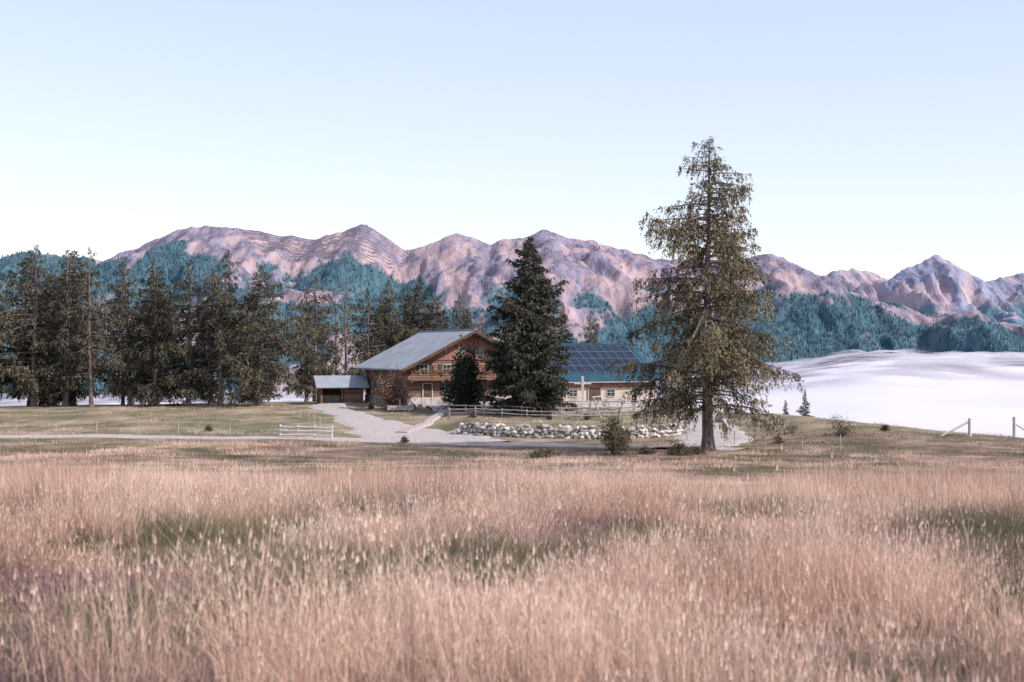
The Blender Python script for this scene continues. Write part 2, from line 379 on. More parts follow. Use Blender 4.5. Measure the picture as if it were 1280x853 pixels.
for x,y in ((-15.4,154.5),(-10.6,153.3),(3.6,141),(7.5,140.5),(-3.9,140),(12.2,139.5),(31,118),(21,112),(-9,118),(-28,131)):
    put('garden_shrub',sb,x,y,(1.3,1.3,1.1),x)

# ------------------------------------------------------------------ buildings
def plank_mat(name,c1,c2,horizontal=True,w=.22):
    m=bpy.data.materials.new(name); m.use_nodes=True; nt=m.node_tree;N=nt.nodes;L=nt.links
    p=N['Principled BSDF']; p.inputs['Roughness'].default_value=.8; p.inputs['Specular IOR Level'].default_value=.2
    tc=N.new('ShaderNodeTexCoord'); sep=N.new('ShaderNodeSeparateXYZ'); L.new(tc.outputs['Object'],sep.inputs[0])
    if horizontal: src=sep.outputs[2]
    else:
        a=N.new('ShaderNodeMath'); a.operation='ADD'; L.new(sep.outputs[0],a.inputs[0]); L.new(sep.outputs[1],a.inputs[1]); src=a.outputs[0]
    d=N.new('ShaderNodeMath'); d.operation='DIVIDE'; L.new(src,d.inputs[0]); d.inputs[1].default_value=w
    fl=N.new('ShaderNodeMath'); fl.operation='FLOOR'; L.new(d.outputs[0],fl.inputs[0])
    fr=N.new('ShaderNodeMath'); fr.operation='FRACT'; L.new(d.outputs[0],fr.inputs[0])
    wn=N.new('ShaderNodeTexWhiteNoise'); wn.noise_dimensions='1D'; L.new(fl.outputs[0],wn.inputs['W'])
    no=N.new('ShaderNodeTexNoise'); no.inputs['Scale'].default_value=1.2; no.inputs['Detail'].default_value=6
    mp=N.new('ShaderNodeMapping'); mp.inputs['Scale'].default_value=(1,1,5) if horizontal else (5,5,1); L.new(tc.outputs['Object'],mp.inputs[0]); L.new(mp.outputs[0],no.inputs[0])
    s=N.new('ShaderNodeMath'); s.operation='MULTIPLY_ADD'; L.new(wn.outputs[0],s.inputs[0]); s.inputs[1].default_value=.5
    s2=N.new('ShaderNodeMath'); s2.operation='MULTIPLY_ADD'; L.new(no.outputs[0],s2.inputs[0]); s2.inputs[1].default_value=1.2; s2.inputs[2].default_value=-.35; L.new(s2.outputs[0],s.inputs[2])
    mx=N.new('ShaderNodeMix'); mx.data_type='RGBA'; L.new(s.outputs[0],mx.inputs[0]); mx.inputs[6].default_value=(*c1,1); mx.inputs[7].default_value=(*c2,1)
    L.new(mx.outputs[2],p.inputs['Base Color'])
    pp=N.new('ShaderNodeMath'); pp.operation='PINGPONG'; L.new(fr.outputs[0],pp.inputs[0]); pp.inputs[1].default_value=.5
    ss=N.new('ShaderNodeMath'); ss.operation='POWER'; L.new(pp.outputs[0],ss.inputs[0]); ss.inputs[1].default_value=.35
    b=N.new('ShaderNodeBump'); b.inputs['Distance'].default_value=.07; L.new(ss.outputs[0],b.inputs['Height']); L.new(b.outputs[0],p.inputs['Normal'])
    return m
wood=plank_mat('timber_walls',(.10,.062,.052),(.33,.195,.145),True,.28)
woodv=plank_mat('gable_boards',(.24,.11,.09),(.42,.225,.18),False,.2)
wdark=nmat('dark_timber',[(.06,.038,.032),(.15,.09,.07)],2,stretch=(1,1,3))
wgrey=nmat('weathered_wood',[(.22,.19,.17),(.38,.33,.31),(.5,.45,.42)],3,stretch=(1,1,1))
wwhite=nmat('whitewashed_wood',[(.5,.46,.44),(.66,.62,.6)],3)
white=nmat('white_paint',[(.42,.39,.38),(.54,.51,.5)],3)
plaster=nmat('plaster',[(.38,.30,.25),(.52,.43,.38),(.6,.52,.47)],.8,bump=.01)
stone=nmat('stone',[(.25,.23,.22),(.42,.39,.37),(.55,.51,.48)],1.4,bump=.04,bscale=5)
roofm=nmat('metal_roof',[(.23,.25,.28),(.32,.34,.38)],.7,rough=.5,spec=.3,stretch=(1,1,1))
roofd=nmat('teal_roof',[(.02,.065,.095),(.035,.095,.13)],.8,rough=.5,spec=.3)
glass=nmat('window_glass',[(.02,.025,.03),(.05,.06,.07)],1,rough=.12,spec=.5)
shutter=nmat('green_shutter',[(.06,.06,.055),(.10,.09,.075)],3)
panel=nmat('solar_cells',[(.006,.012,.03),(.012,.024,.05)],1.5,rough=.3,spec=.35)
pframe=nmat('panel_frame',[(.12,.16,.20),(.18,.22,.26)],2,rough=.5)
redfl=nmat('geraniums',[(.3,.03,.03),(.12,.10,.04),(.45,.06,.05)],8)

A=rad(25); ch=bpy.data.objects.new('wooden_chalet',None); S.collection.objects.link(ch)
ch.location=(-4.7,160,-5.75); ch.rotation_euler=(0,0,A)
def child(nm,mb,mats,parent=ch,smooth=False): return add(nm,mb.mesh(nm,mats,smooth),parent=parent)
def prism(mb,x0,x1,y0,y1,z0,ze,zr,m=0):
    xc=(x0+x1)/2
    f=[(x0,y0,z0),(x1,y0,z0),(x1,y0,ze),(xc,y0,zr),(x0,y0,ze)]
    b=[(x,y1,z) for x,_,z in f]
    i=len(mb.v); mb.v+=f+b; mb.f.append(tuple(range(i,i+5))); mb.f.append(tuple(range(i+9,i+4,-1)))
    for k in range(5): mb.f.append((i+(k+1)%5,i+k,i+5+k,i+5+(k+1)%5))
    mb.m+=[m]*7
mb=MB(); prism(mb,-7.5,7.5,0,14,-1.5,4.2,7.95); child('walls',mb,[wood])
mb=MB(); mb.box(-7.6,7.6,-.12,14.1,-1.5,.7); child('plinth',mb,[stone])
mb=MB()
mb.v+=[(-5.6,-.12,4.85),(5.6,-.12,4.85),(0,-.12,7.65),(-5.6,0.01,4.85),(5.6,0.01,4.85),(0,0.01,7.65)]
mb.f+=[(0,1,2),(0,3,4,1),(1,4,5,2),(2,5,3,0)]; mb.m+=[0]*4; child('gable_cladding',mb,[woodv])
tn=.5; 
def roof_slab(mb,sgn,xe,zr,y0,y1,th,m=0):
    ze=zr-xe*tn; n=Vector((sgn*tn,0,1)).normalized()*th
    P=[(0,y0,zr),(0,y1,zr),(sgn*xe,y1,ze),(sgn*xe,y0,ze)]
    i=len(mb.v); mb.v+=[(a,b,c) for a,b,c in P]+[(a+n.x*(1 if a else 0),b,c+th/ math.cos(math.atan(tn)) if not a else c+n.z) for a,b,c in P]
    mb.f+=[(i,i+1,i+2,i+3),(i+7,i+6,i+5,i+4)]
    for k in range(4): mb.f.append((i+k,i+4+k,i+4+(k+1)%4,i+(k+1)%4))
    mb.m+=[m]*6
mb=MB(); roof_slab(mb,-1,8.7,8.02,-1.7,15,.2); roof_slab(mb,1,8.7,8.02,-1.7,15,.2)
for k in range(33):
    y=-1.6+k*.51
    for sg in (-1,1):
        d=Vector((sg,0,-tn)).normalized(); a=Vector((sg*.12,y,8.02-.06+.23)); b=a+d*9.5; mb.tube(a,b,.035,.035,4)
mb.box(-.18,.18,-1.72,15.02,8.2,8.32)
child('roof',mb,[roofm])
mb=MB()
for sg in (-1,1):
    d=Vector((sg,0,-tn)); 
    for y,th in ((-1.76,.05),):
        a0=Vector((0,y,8.24)); a1=a0+d*8.75
        mb.poly([a0,a1,a1-Vector((0,0,.38)),a0-Vector((0,0,.38))] if sg>0 else [a1,a0,a0-Vector((0,0,.38)),a1-Vector((0,0,.38))])
    for xo in (0,3.6,7.3):
        zt=8.0-xo*tn; mb.box(sg*xo-.11,sg*xo+.11,-1.6,.3,zt-.42,zt-.12)
child('barge_boards',mb,[wdark])
def window(mb,cx_,z0,w,h,y=-.0,shut=True,ori='f'):
    def B(a0,a1,d0,d1,zz0,zz1,m):
        if ori=='f': mb.box(cx_+a0,cx_+a1,y-d1,y-d0,zz0,zz1,m)
        else: mb.box(y-d1,y-d0,cx_+a0,cx_+a1,zz0,zz1,m)
    t=.08
    B(-w/2,w/2,-.02,.03,z0,z0+h,1)
    B(-w/2-t,-w/2,-.02,.09,z0-t,z0+h+t,0); B(w/2,w/2+t,-.02,.09,z0-t,z0+h+t,0)
    B(-w/2,w/2,-.02,.09,z0+h,z0+h+t,0); B(-w/2,w/2,-.02,.12,z0-t,z0,0)
    B(-.025,.025,.03,.07,z0,z0+h,0); B(-w/2,-.025,.03,.06,z0+h*.55,z0+h*.55+.04,0); B(.025,w/2,.03,.06,z0+h*.55,z0+h*.55+.04,0)
    if shut:
        for sg in (-1,1):
            a0=sg*(w/2+t+.02); a1=sg*(w/2+t+.42); B(min(a0,a1),max(a0,a1),-.02,.07,z0-.05,z0+h+.05,2)
mb=MB()
for c in (-5.6,-2.9,0,2.9,5.6): window(mb,c,3.25,.9,1.05)
for c in (-2.6,.3,3.2,5.8): window(mb,c,1.1,.95,1.05)
window(mb,-1.1,5.35,.7,.85,y=-.12,shut=False); window(mb,1.1,5.35,.7,.85,y=-.12,shut=False)
for c in (2.5,5.5,8.5,11.5): window(mb,c,1.2,.8,.9,y=-7.5,ori='l'); window(mb,c,3.1,.7,.7,y=-7.5,ori='l',shut=False)
child('windows',mb,[white,glass,shutter])
mb=MB(); mb.box(-5.7,-4.7,-.1,.02,.0,2.1,0); mb.box(-5.82,-5.7,-.16,.02,0,2.2,1); mb.box(-4.7,-4.58,-.16,.02,0,2.2,1); mb.box(-5.82,-4.58,-.16,.02,2.2,2.32,1)
mb.box(-6.2,-4.2,-1.2,-.13,-.6,-.0,2); child('door',mb,[wdark,white,stone])
mb=MB()
mb.box(-7.5,7.5,-1.15,-.0,2.55,2.68); mb.box(-7.5,7.5,-1.2,-1.1,3.42,3.52)
mb.box(-7.5,7.5,-1.18,-1.12,2.75,2.82)
for i in range(76):
    x=-7.45+i*.198; mb.box(x,x+.1,-1.17,-1.13,2.83,3.41)
for x in (-7.4,-3.7,0,3.7,7.3): mb.box(x-.07,x+.07,-1.09,-.02,2.38,2.55); mb.tube((x,-1.05,2.4),(x,-.05,1.75),.06,.06,5); mb.box(x-.06,x+.06,-1.1,-1.2+.2,3.53,5.2 if abs(x)<5 else 4.2)
child('balcony',mb,[wood])
mb=MB()
rg=random.Random(5)
for i in range(150):
    x=-7.2+i*.096; z=3.5+rg.uniform(0,.18)
    mb.box(x,x+.1,-1.3-rg.uniform(0,.08),-1.21,z-.15,z+rg.uniform(.0,.1))
child('flower_boxes',mb,[redfl])
mb=MB()
for r in range(7):
    for c in range(14):
        y=1.0+c*.17+(.08 if r%2 else 0); mb.tube((-8.1,y,.1+r*.16),(-7.62,y,.1+r*.16),.08,.075,7)
child('firewood_stack',mb,[wgrey])

# barn
bn=bpy.data.objects.new('solar_roof_barn',None); S.collection.objects.link(bn); bn.location=ch.location; bn.rotation_euler=(0,0,A)
x0,x1=7.8,24.1; yr=7.2; zr=6.55; ze=2.25; tb=(zr-ze)/(yr+.7)
mb=MB(); zw=zr-(yr-.0)*tb-.1
P=[(0,-1.5),(2*yr,-1.5),(2*yr,zw),(yr,zr-.15),(0,zw)]
i=0; mb.v+=[(x0,a,b) for a,b in P]+[(x1,a,b) for a,b in P]; mb.f+=[(4,3,2,1,0),(5,6,7,8,9)]
for k in range(5): mb.f.append((k,(k+1)%5,5+(k+1)%5,5+k))
mb.m+=[0]*7; child('walls',mb,[plaster],bn)
mb=MB(); mb.box(x1-.1,x1+.08,-.08,2*yr+.08,2.0,2.3); 
mb.v+=[(x1+.1,.2,zw+.05),(x1+.1,2*yr-.2,zw+.05),(x1+.1,yr,zr-.3)]; b=len(mb.v)-3; mb.f.append((b,b+1,b+2)); mb.m.append(0)
mb.box(x0,x1-1,-.1,-.0,1.55,zw+.1); child('timber_cladding',mb,[woodv],bn)
def bslab(mb,s,xa,xb,d0,d1,off,th,m):
    n=Vector((0,s*tb,1)).normalized()
    def q(x,d,o): return Vector((x,yr+s*d,zr-d*tb))+n*o
    P=[q(xa,d0,off),q(xb,d0,off),q(xb,d1,off),q(xa,d1,off),q(xa,d0,off+th),q(xb,d0,off+th),q(xb,d1,off+th),q(xa,d1,off+th)]
    i=len(mb.v); mb.v+=[tuple(p) for p in P]
    F=[(i,i+1,i+2,i+3),(i+7,i+6,i+5,i+4),(i,i+4,i+5,i+1),(i+1,i+5,i+6,i+2),(i+2,i+6,i+7,i+3),(i+3,i+7,i+4,i)]
    mb.f+=F; mb.m+=[m]*6
mb=MB(); bslab(mb,-1,x0-.3,x1+.7,0,yr+.75,0,.16,0); bslab(mb,1,x0-.3,x1+.7,0,yr+.9,0,.16,0)
k=x0
while k<x1+.6:
    for s in (-1,1): bslab(mb,s,k,k+.05,.15,yr+.7,.162,.04,0)
    k+=.5
mb.box(x0-.3,x1+.7,yr-.2,yr+.2,zr+.12,zr+.24)
child('roof',mb,[roofd],bn)
mb=MB(); nc=13; pw_=(x1-x0-.6)/nc
for r in range(4):
    for c in range(nc):
        d0=.35+r*1.5; a=x0+.3+c*pw_
        bslab(mb,-1,a+.02,a+pw_-.02,d0,d0+1.46,.21,.05,1); bslab(mb,-1,a+.05,a+pw_-.05,d0+.03,d0+1.43,.262,.006,0)
child('solar_panels',mb,[panel,pframe],bn)
mb=MB()
for c in (10.5,13,18,21.5): window(mb,c,.55,1.0,.75,shut=False)
child('windows',mb,[white,glass,shutter],bn)
mb=MB(); mb.box(15,16.6,-.13,-.1,0,1.5,0); mb.box(14.9,15,-.16,-.1,0,1.55,1); mb.box(16.6,16.7,-.16,-.1,0,1.55,1); child('barn_door',mb,[wdark,white],bn)
mb=MB(); mb.tube((x0-.3,-.85,2.2),(x1+.7,-.85,2.2),.07,.07,8); mb.tube((x1+.1,-.8,2.2),(x1+.1,-.2,1.9),.05,.05); mb.tube((x1+.1,-.2,1.9),(x1+.1,-.2,-.5),.05,.05); child('gutter',mb,[roofm],bn)

# shed on the left
sh=bpy.data.objects.new('log_shed',None); S.collection.objects.link(sh); sh.location=(-20.3,168,Hs(-20.3,168)); sh.rotation_euler=(0,0,rad(14))
mb=MB()
for x in (-2.4,0,2.4):
    for y in (-1.8,2): mb.box(x-.1,x+.1,y-.1,y+.1,-.6,1.95 if y<0 else 2.0)
mb.box(-2.5,2.5,1.9,2.0,-.6,2.3); mb.box(-2.5,-2.4,-1.7,1.9,-.6,2.1); mb.box(.2,2.5,-1.75,-1.68,-.4,1.7)
mb.box(-2.6,2.6,-1.95,-1.75,1.95,2.12)
child('log_frame',mb,[wood],sh)
mb=MB(); mb.poly([(-2.45,0.1,1.9),(-2.45,0.1,3.05),(-2.45,-1.9,2.1)]); mb.poly([(2.45,-1.9,2.1),(2.45,.1,3.1),(2.45,2.1,2.1)]); mb.poly([(-2.45,2.1,2.1),(-2.45,.1,3.1),(-2.45,-1.9,2.1)]); child('gable_boards',mb,[woodv],sh)
mb=MB()
for s in (-1,1):
    n=[(-3.1,.1,3.3),(3.1,.1,3.3),(3.1,.1+s*2.7,2.02),(-3.1,.1+s*2.7,2.02)]
    i=len(mb.v); mb.v+=n+[(a,b,c-.14) for a,b,c in n]; mb.f+=[(i,i+1,i+2,i+3),(i+7,i+6,i+5,i+4)]+[(i+k,i+4+k,i+4+(k+1)%4,i+(k+1)%4) for k in range(4)]; mb.m+=[0]*6
child('roof',mb,[roofm],sh)
mb=MB()
for r in range(7):
    for c in range(15): mb.tube((-2.2+c*.15,-.6,.0+r*.15),(-2.2+c*.15,.1,.0+r*.15),.07,.07,6)
child('firewood',mb,[wgrey],sh)

# ------------------------------------------------------------------ fences, walls, things
def rail_fence(name,pts,h,rails,mat,step=2.2,r=.055,seed=0,thick=1.3):
    rg=random.Random(seed); mb=MB(); P=[Vector(p) for p in pts]; posts=[]
    for a,b in zip(P[:-1],P[1:]):
        n=max(1,round((b-a).length/step))
        for i in range(n): posts.append(a.lerp(b,i/n))
    posts.append(P[-1]); Q=[]
    for p in posts:
        z=Hs(p.x,p.y); lx=rg.uniform(-.05,.05); Q.append((p,z))
        mb.tube((p.x,p.y,z-.3),(p.x+lx,p.y,z+h+rg.uniform(0,.12)),r*thick,r*thick*.8,7)
    for (a,za),(b,zb) in zip(Q[:-1],Q[1:]):
        for f in rails:
            mb.tube((a.x-.1,a.y-.07,za+h*f+rg.uniform(-.04,.04)),(b.x+.1,b.y-.07,zb+h*f+rg.uniform(-.04,.04)),r,r*.8,6)
    add(name,mb.mesh(name,[mat]))
rail_fence('log_fence',[(-19.9,122.5),(-15.4,121.6)],1.1,(.3,.6,.9),wwhite,1.5,.07,1)
rail_fence('paddock_fence',[(-6.6,147),(-1,145.5),(5,144),(11,144),(15.6,146.5)],1.05,(.45,.9),wgrey,2.2,.07,2)
rail_fence('paddock_fence',[(-6.3,143.5),(-1,141),(4,139.5),(9,139),(13.5,140)],.95,(.5,.9),wgrey,2.6,.05,3)
rail_fence('paddock_fence',[(5,150.5),(10,151.5),(15.5,154)],1.0,(.35,.65,.95),wgrey,2.0,.06,5)
def wire_fence(pts,seed,step=4,h=1.0,mat=wgrey):
    rg=random.Random(seed); mb=MB(); P=[Vector(p) for p in pts]; Q=[]
    for a,b in zip(P[:-1],P[1:]):
        n=max(1,round((b-a).length/step))
        for i in range(n): Q.append(a.lerp(b,i/n))
    Q.append(P[-1]); L_=[]
    for p in Q:
        z=Hs(p.x,p.y); mb.tube((p.x,p.y,z-.3),(p.x+rg.uniform(-.06,.06),p.y,z+h*rg.uniform(.9,1.1)),.05,.045,6); L_.append((p.x,p.y,z))
    for a,b in zip(L_[:-1],L_[1:]):
        for f in (.5,.85): mb.tube((a[0],a[1],a[2]+h*f),(b[0],b[1],b[2]+h*f),.008,.008,3,cap=False)
    add('wire_fence',mb.mesh('wire_fence',[mat]))
wire_fence([(-70,130.5),(-45,129),(-30,128),(-20.5,126),(-17,130),(-20,140),(-24,150)],1)
wire_fence([(14.5,118),(17.5,112),(19,107),(24,104)],2,3,1.1)
mb=MB()
z=Hs(37.0,115); mb.tube((37.0,115,z-.3),(37.0,115,z+1.45),.15,.14,8); z2=Hs(35.0,115); mb.tube((34.6,115,z2-.05),(36.95,115,z+1.2),.09,.09,7)
add('fence_post',mb.mesh('fence_post',[wwhite]))
mb=MB(); z=Hs(40.6,115); mb.tube((40.6,115,z-.3),(40.6,115,z+1.7),.15,.14,8); mb.tube((40.6,115,z+1.2),(42.6,115,Hs(42.6,115)),.08,.08,7)
add('fence_post',mb.mesh('fence_post',[wwhite]))

def icos():
    import bmesh
    bm=bmesh.new(); bmesh.ops.create_icosphere(bm,subdivisions=2,radius=1); v=np.array([x.co[:] for x in bm.verts]); f=np.array([[q.index for q in x.verts] for x in bm.faces]); bm.free(); return v,f
iv,if_=icos()
def rocks(name,specs,mat,seed):
    rng=np.random.default_rng(seed); V=[];F=[];b=0
    for (x,y,z,sx,sy,sz) in specs:
        v=iv.copy()
        for _ in range(9):
            n=rng.normal(size=3); n/=np.linalg.norm(n); d=v@n; c=rng.uniform(.5,.8); v=v-np.outer(np.maximum(d-c,0),n)
        v=v*(1+rng.normal(0,.02,(len(v),1)))*np.array([sx,sy,sz])*1.15; a=rng.uniform(-.5,.5); c_,s_=math.cos(a),math.sin(a)
        t=rng.uniform(-.15,.15); v=v@np.array([[math.cos(t),0,math.sin(t)],[0,1,0],[-math.sin(t),0,math.cos(t)]])
        v=v@np.array([[c_,-s_,0],[s_,c_,0],[0,0,1]]).T
        V.append(v+np.array([x,y,z])); F.append(if_+b); b+=len(v)
    return add(name,make_mesh(name,np.concatenate(V),np.concatenate(F),[mat]))
rockm=nmat('limestone',[(.27,.24,.22),(.41,.37,.34),(.57,.52,.49)],.9,bump=.05,bscale=4,island=.7)
rg=random.Random(9); sp=[]; wx=np.array(WALLX); wy=np.array(WALLY); sl=np.r_[0,np.cumsum(np.hypot(np.diff(wx),np.diff(wy)))]
for row in range(4):
    s=rg.uniform(0,.4)
    while s<sl[-1]:
        w=rg.uniform(.2,.45)*(1.1,1,.9,.8)[row]; x=np.interp(s+w,sl,wx); y=np.interp(s+w,sl,wy)-.35+row*.12
        z=Hs(x,y-.6)+.12+row*.28+rg.uniform(-.06,.06)
        if not(row==3 and rg.random()<.3): sp.append((x,y+rg.uniform(-.1,.1),z,w*1.05,.4,rg.uniform(.16,.235)))
        s+=w*1.8
rocks('stone_wall',sp,rockm,4)

mb=MB(); x,y=7.45,150; z=Hs(x,y)
mb.box(-.13,.13,-.13,.13,-.3,3.7); mb.box(-.9,.9,-.09,.09,2.85,3.1); mb.box(-.4,.4,-.4,.4,-.3,.2,1)
add('wayside_cross',mb.mesh('wayside_cross',[wwhite,stone]),(x,y,z))
mb=MB(); 
for xx in (-1.4,1.4):
    mb.tube((xx,-1.0,-.2),(xx,0,2.3),.08,.07); mb.tube((xx,1.0,-.2),(xx,0,2.3),.08,.07)
mb.tube((-1.7,0,2.25),(1.7,0,2.25),.08,.08)
for xx in (-.5,.1): mb.tube((xx,0,2.2),(xx,0,.5),.012,.012,4)
mb.box(-.55,.15,-.13,.13,.46,.5)
add('play_swing',mb.mesh('play_swing',[wgrey]),(8.5,143,Hs(8.5,143)),(0,0,rad(70)),(.95,.95,.95))
def picnic(x,y,r):
    mb=MB(); 
    for k in range(4): mb.box(-1.0,1.0,-.38+k*.2,-.2+k*.2,.72,.77)
    for s in (-1,1):
        mb.box(-1,1,s*.72-.13,s*.72+.13,.42,.47)
        for xx in (-.75,.75):
            mb.tube((xx,s*.7,-.05),(xx,s*.2,.72),.05,.05,6)
    for xx in (-.75,.75): mb.tube((xx,-.8,.4),(xx,.8,.4),.045,.045,6)
    add('picnic_table',mb.mesh('picnic_table',[wgrey]),(x,y,Hs(x,y)+.2),(0,0,r))
picnic(11,154.5,.3); picnic(14.2,156,.5); picnic(-1.5,152.5,.2)
mb=MB(); mb.box(-1.4,1.4,-.35,-.25,.1,.6); mb.box(-1.4,1.4,.25,.35,.1,.6); mb.box(-1.4,-1.3,-.25,.25,.1,.6); mb.box(1.3,1.4,-.25,.25,.1,.6); mb.box(-1.3,1.3,-.25,.25,.1,.2)
mb.box(-1.0,-.8,-.3,.3,-.2,.1); mb.box(.8,1,-.3,.3,-.2,.1); mb.tube((0,.5,-.2),(0,.5,1.2),.09,.08); mb.tube((0,.5,1.0),(0,.1,.95),.03,.03,6)
add('water_trough',mb.mesh('water_trough',[wgrey]),(-11.8,150.5,Hs(-11.8,150.5)+.05),(0,0,.2))

# ------------------------------------------------------------------ mountains
K=1778.0
def rng_mtn(prof,yr_,yb,zb,xr,nx,ny,seed,amp,back=1600,jag=5):
    u=np.array([p[0] for p in prof],float); v=np.array([p[1] for p in prof],float)
    px=(u-640)/K*yr_; pz=(440-v)/K*yr_
    xs=np.linspace(xr[0],xr[1],nx); tt=np.r_[np.linspace(-.5,0,10)[:-1],np.linspace(0,1,ny)]
    XX,TT=np.meshgrid(xs,tt)
    zr_=np.interp(XX,px,pz)+(ridged(XX/95,XX*0+3.3,seed,5)-.55)*jag*2.4+(ridged(XX/34,XX*0+8.1,seed+4,3)-.55)*jag*1.2
    f=np.clip(TT,0,1); bk=np.clip(-TT,0,1)
    YY=yr_-(yr_-yb)*f+back*bk
    ZZ=zb+(zr_-zb)*(1-f)**1.5
    env=np.sin(np.pi*np.clip(f,0,1)**.8)*sst(f,-.02,.16)*(1-.55*sst(f,.3,.75))
    wx_=fbm(XX/500,YY/500,seed+9,3)*1.2
    spur=ridged(XX/430+wx_,YY/1500,seed,2)-.5
    spur2=ridged(XX/150+fbm(XX/150,YY/200,seed+2,3)*1.3+YY/900,YY/520,seed+20,4)-.5
    spur3=ridged(XX/46+fbm(XX/70,YY/90,seed+2,2)*.8,YY/190,seed+40,3)-.5
    ZZ=ZZ+env*(spur*amp*2.3+spur2*amp*1.3)+np.minimum(f*9,1)*(1-f*.7)*spur3*amp*.42+(ridged(XX/30,YY/50,seed+31,3)-.5)*amp*.15*np.minimum(f*10,1)
    ZZ=ZZ-bk*600
    return XX,YY,ZZ,f,spur2,spur3
PROF=[(-1400,380),(-700,350),(-300,335),(-120,322),(0,326),(30,318),(80,322),(130,325),(150,317),(170,311),(190,303),(210,294),(222,288),(235,286),(255,283),(275,284),(292,286),(310,288),(330,293),(350,296),(375,299),(400,299),(415,294),(430,288),(443,282),(455,281),(466,286),(475,293),(490,304),(505,315),(518,313),(530,310),(545,302),(555,296),(572,291),(585,296),(600,302),(615,306),(628,300),(640,298),(655,297),(668,293),(683,288),(692,293),(700,298),(715,300),(740,303),(765,310),(790,317),(830,326),(880,328),(920,324),(945,321),(965,318),(985,328),(1010,342),(1040,355),(1075,370),(1110,380),(1150,390),(1200,400),(1280,408),(1500,420),(2000,440)]
PROF2=[(700,370),(900,365),(1000,362),(1020,352),(1035,341),(1045,342),(1058,336),(1080,337),(1092,342),(1105,347),(1120,344),(1140,337),(1155,327),(1168,319),(1176,323),(1185,327),(1200,338),(1222,347),(1232,352),(1245,352),(1262,346),(1275,345),(1290,342),(1340,350),(1450,372),(1800,400),(2600,420)]
NX,NY=1100,200
XX,YY,ZZ,FF,SP2,SP3=rng_mtn(PROF,4000,2200,-190,(-4200,3400),NX,NY,101,80,jag=7)
NR=ZZ.shape[0]
tlu=[-400,0,110,150,185,215,245,300,370,410,440,480,530,570,620,700,800,900,960,1000,1060,1130,1200,1280,1500]
tlv=[300,310,318,345,322,296,312,345,362,335,316,318,342,368,384,382,392,374,352,368,372,380,390,396,396]
U=XX/YY*K+640; VV=440-ZZ/YY*K
thr=np.interp(U,tlu,tlv)
nz=(fbm(XX/150,YY/210,55,5)-.5)
right=sst(U,880,1000)
forest=sst(VV-thr+nz*(130-60*right)-SP2*24,-4,8)
rock=sst(SP3*.8+SP2*.5+(fbm(XX/60,YY/100,91,4)-.5)*1.3-FF*.45,-.02,.2)*(1-forest)
meadow=sst(fbm(XX/140,YY/200,191,4),.56,.62)*sst(VV,350,400)*(1-.8*right)
def mtn_mat(name,c_grass,c_grass2,c_rock,c_for,c_for2):
    m=bpy.data.materials.new(name); m.use_nodes=True; nt=m.node_tree;N=nt.nodes;L=nt.links
    p=N['Principled BSDF']; p.inputs['Roughness'].default_value=1; p.inputs['Specular IOR Level'].default_value=0
    g=N.new('ShaderNodeNewGeometry'); pos=g.outputs['Position']
    def noise(sc,det,st=(1,1,1)):
        mp=N.new('ShaderNodeMapping'); mp.inputs['Scale'].default_value=st; L.new(pos,mp.inputs[0])
        n=N.new('ShaderNodeTexNoise'); n.inputs['Scale'].default_value=sc; n.inputs['Detail'].default_value=det; n.inputs['Roughness'].default_value=.65; L.new(mp.outputs[0],n.inputs[0]); return n.outputs['Fac']
    def mix(f,a,b):
        x=N.new('ShaderNodeMix'); x.data_type='RGBA'; L.new(f,x.inputs[0])
        for s,q in ((6,a),(7,b)):
            if isinstance(q,tuple): x.inputs[s].default_value=(*q,1)
            else: L.new(q,x.inputs[s])
        return x.outputs[2]
    def mr(v,a,b):
        r=N.new('ShaderNodeMapRange'); r.interpolation_type='SMOOTHSTEP'; L.new(v,r.inputs[0]); r.inputs[1].default_value=a; r.inputs[2].default_value=b; return r.outputs[0]
    gr=mix(mr(noise(.02,9,(1,.2,.35)),.40,.60),c_grass,c_grass2)
    at=N.new('ShaderNodeAttribute'); at.attribute_name='rock'
    rk=mix(mr(noise(.035,9,(1,.25,.4)),.38,.62),c_rock,tuple(v*1.8 for v in c_rock))
    c=mix(at.outputs['Fac'],gr,rk)
    a=N.new('ShaderNodeAttribute'); a.attribute_name='forest'
    fo=mix(mr(noise(.05,6),.35,.65),c_for,c_for2)
    c=mix(a.outputs['Fac'],c,fo)
    L.new(c,p.inputs['Base Color'])
    b=N.new('ShaderNodeBump'); b.inputs['Distance'].default_value=26; b.inputs['Strength'].default_value=1; L.new(noise(.022,10,(1,.35,.6)),b.inputs['Height']); L.new(b.outputs[0],p.inputs['Normal'])
    return m
mm=mtn_mat('hazed_alpine_slopes',(.48,.36,.375),(.36,.27,.295),(.17,.148,.195),(.065,.13,.17),(.095,.18,.22))  # bluish aerial haze is mixed into these slope and forest colours
me=make_mesh('mountain_range',np.stack([XX.ravel(),YY.ravel(),ZZ.ravel()],1),grid_faces(NX,NR)[:,::-1],[mm],True); attr(me,'forest',forest*(1-.8*meadow)); attr(me,'rock',rock)
add('mountain_range',me)
X2,Y2,Z2,F2,Q2,Q3=rng_mtn(PROF2,6500,4300,-200,(200,7500),620,140,303,115,jag=15)
U2=X2/Y2*K+640; V2=440-Z2/Y2*K
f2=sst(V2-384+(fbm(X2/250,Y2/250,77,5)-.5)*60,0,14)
mm2=mtn_mat('hazed_far_alpine_slopes',(.48,.375,.41),(.39,.315,.365),(.19,.19,.26),(.11,.19,.24),(.145,.24,.29))  # paler and bluer: more distance haze put into the colours
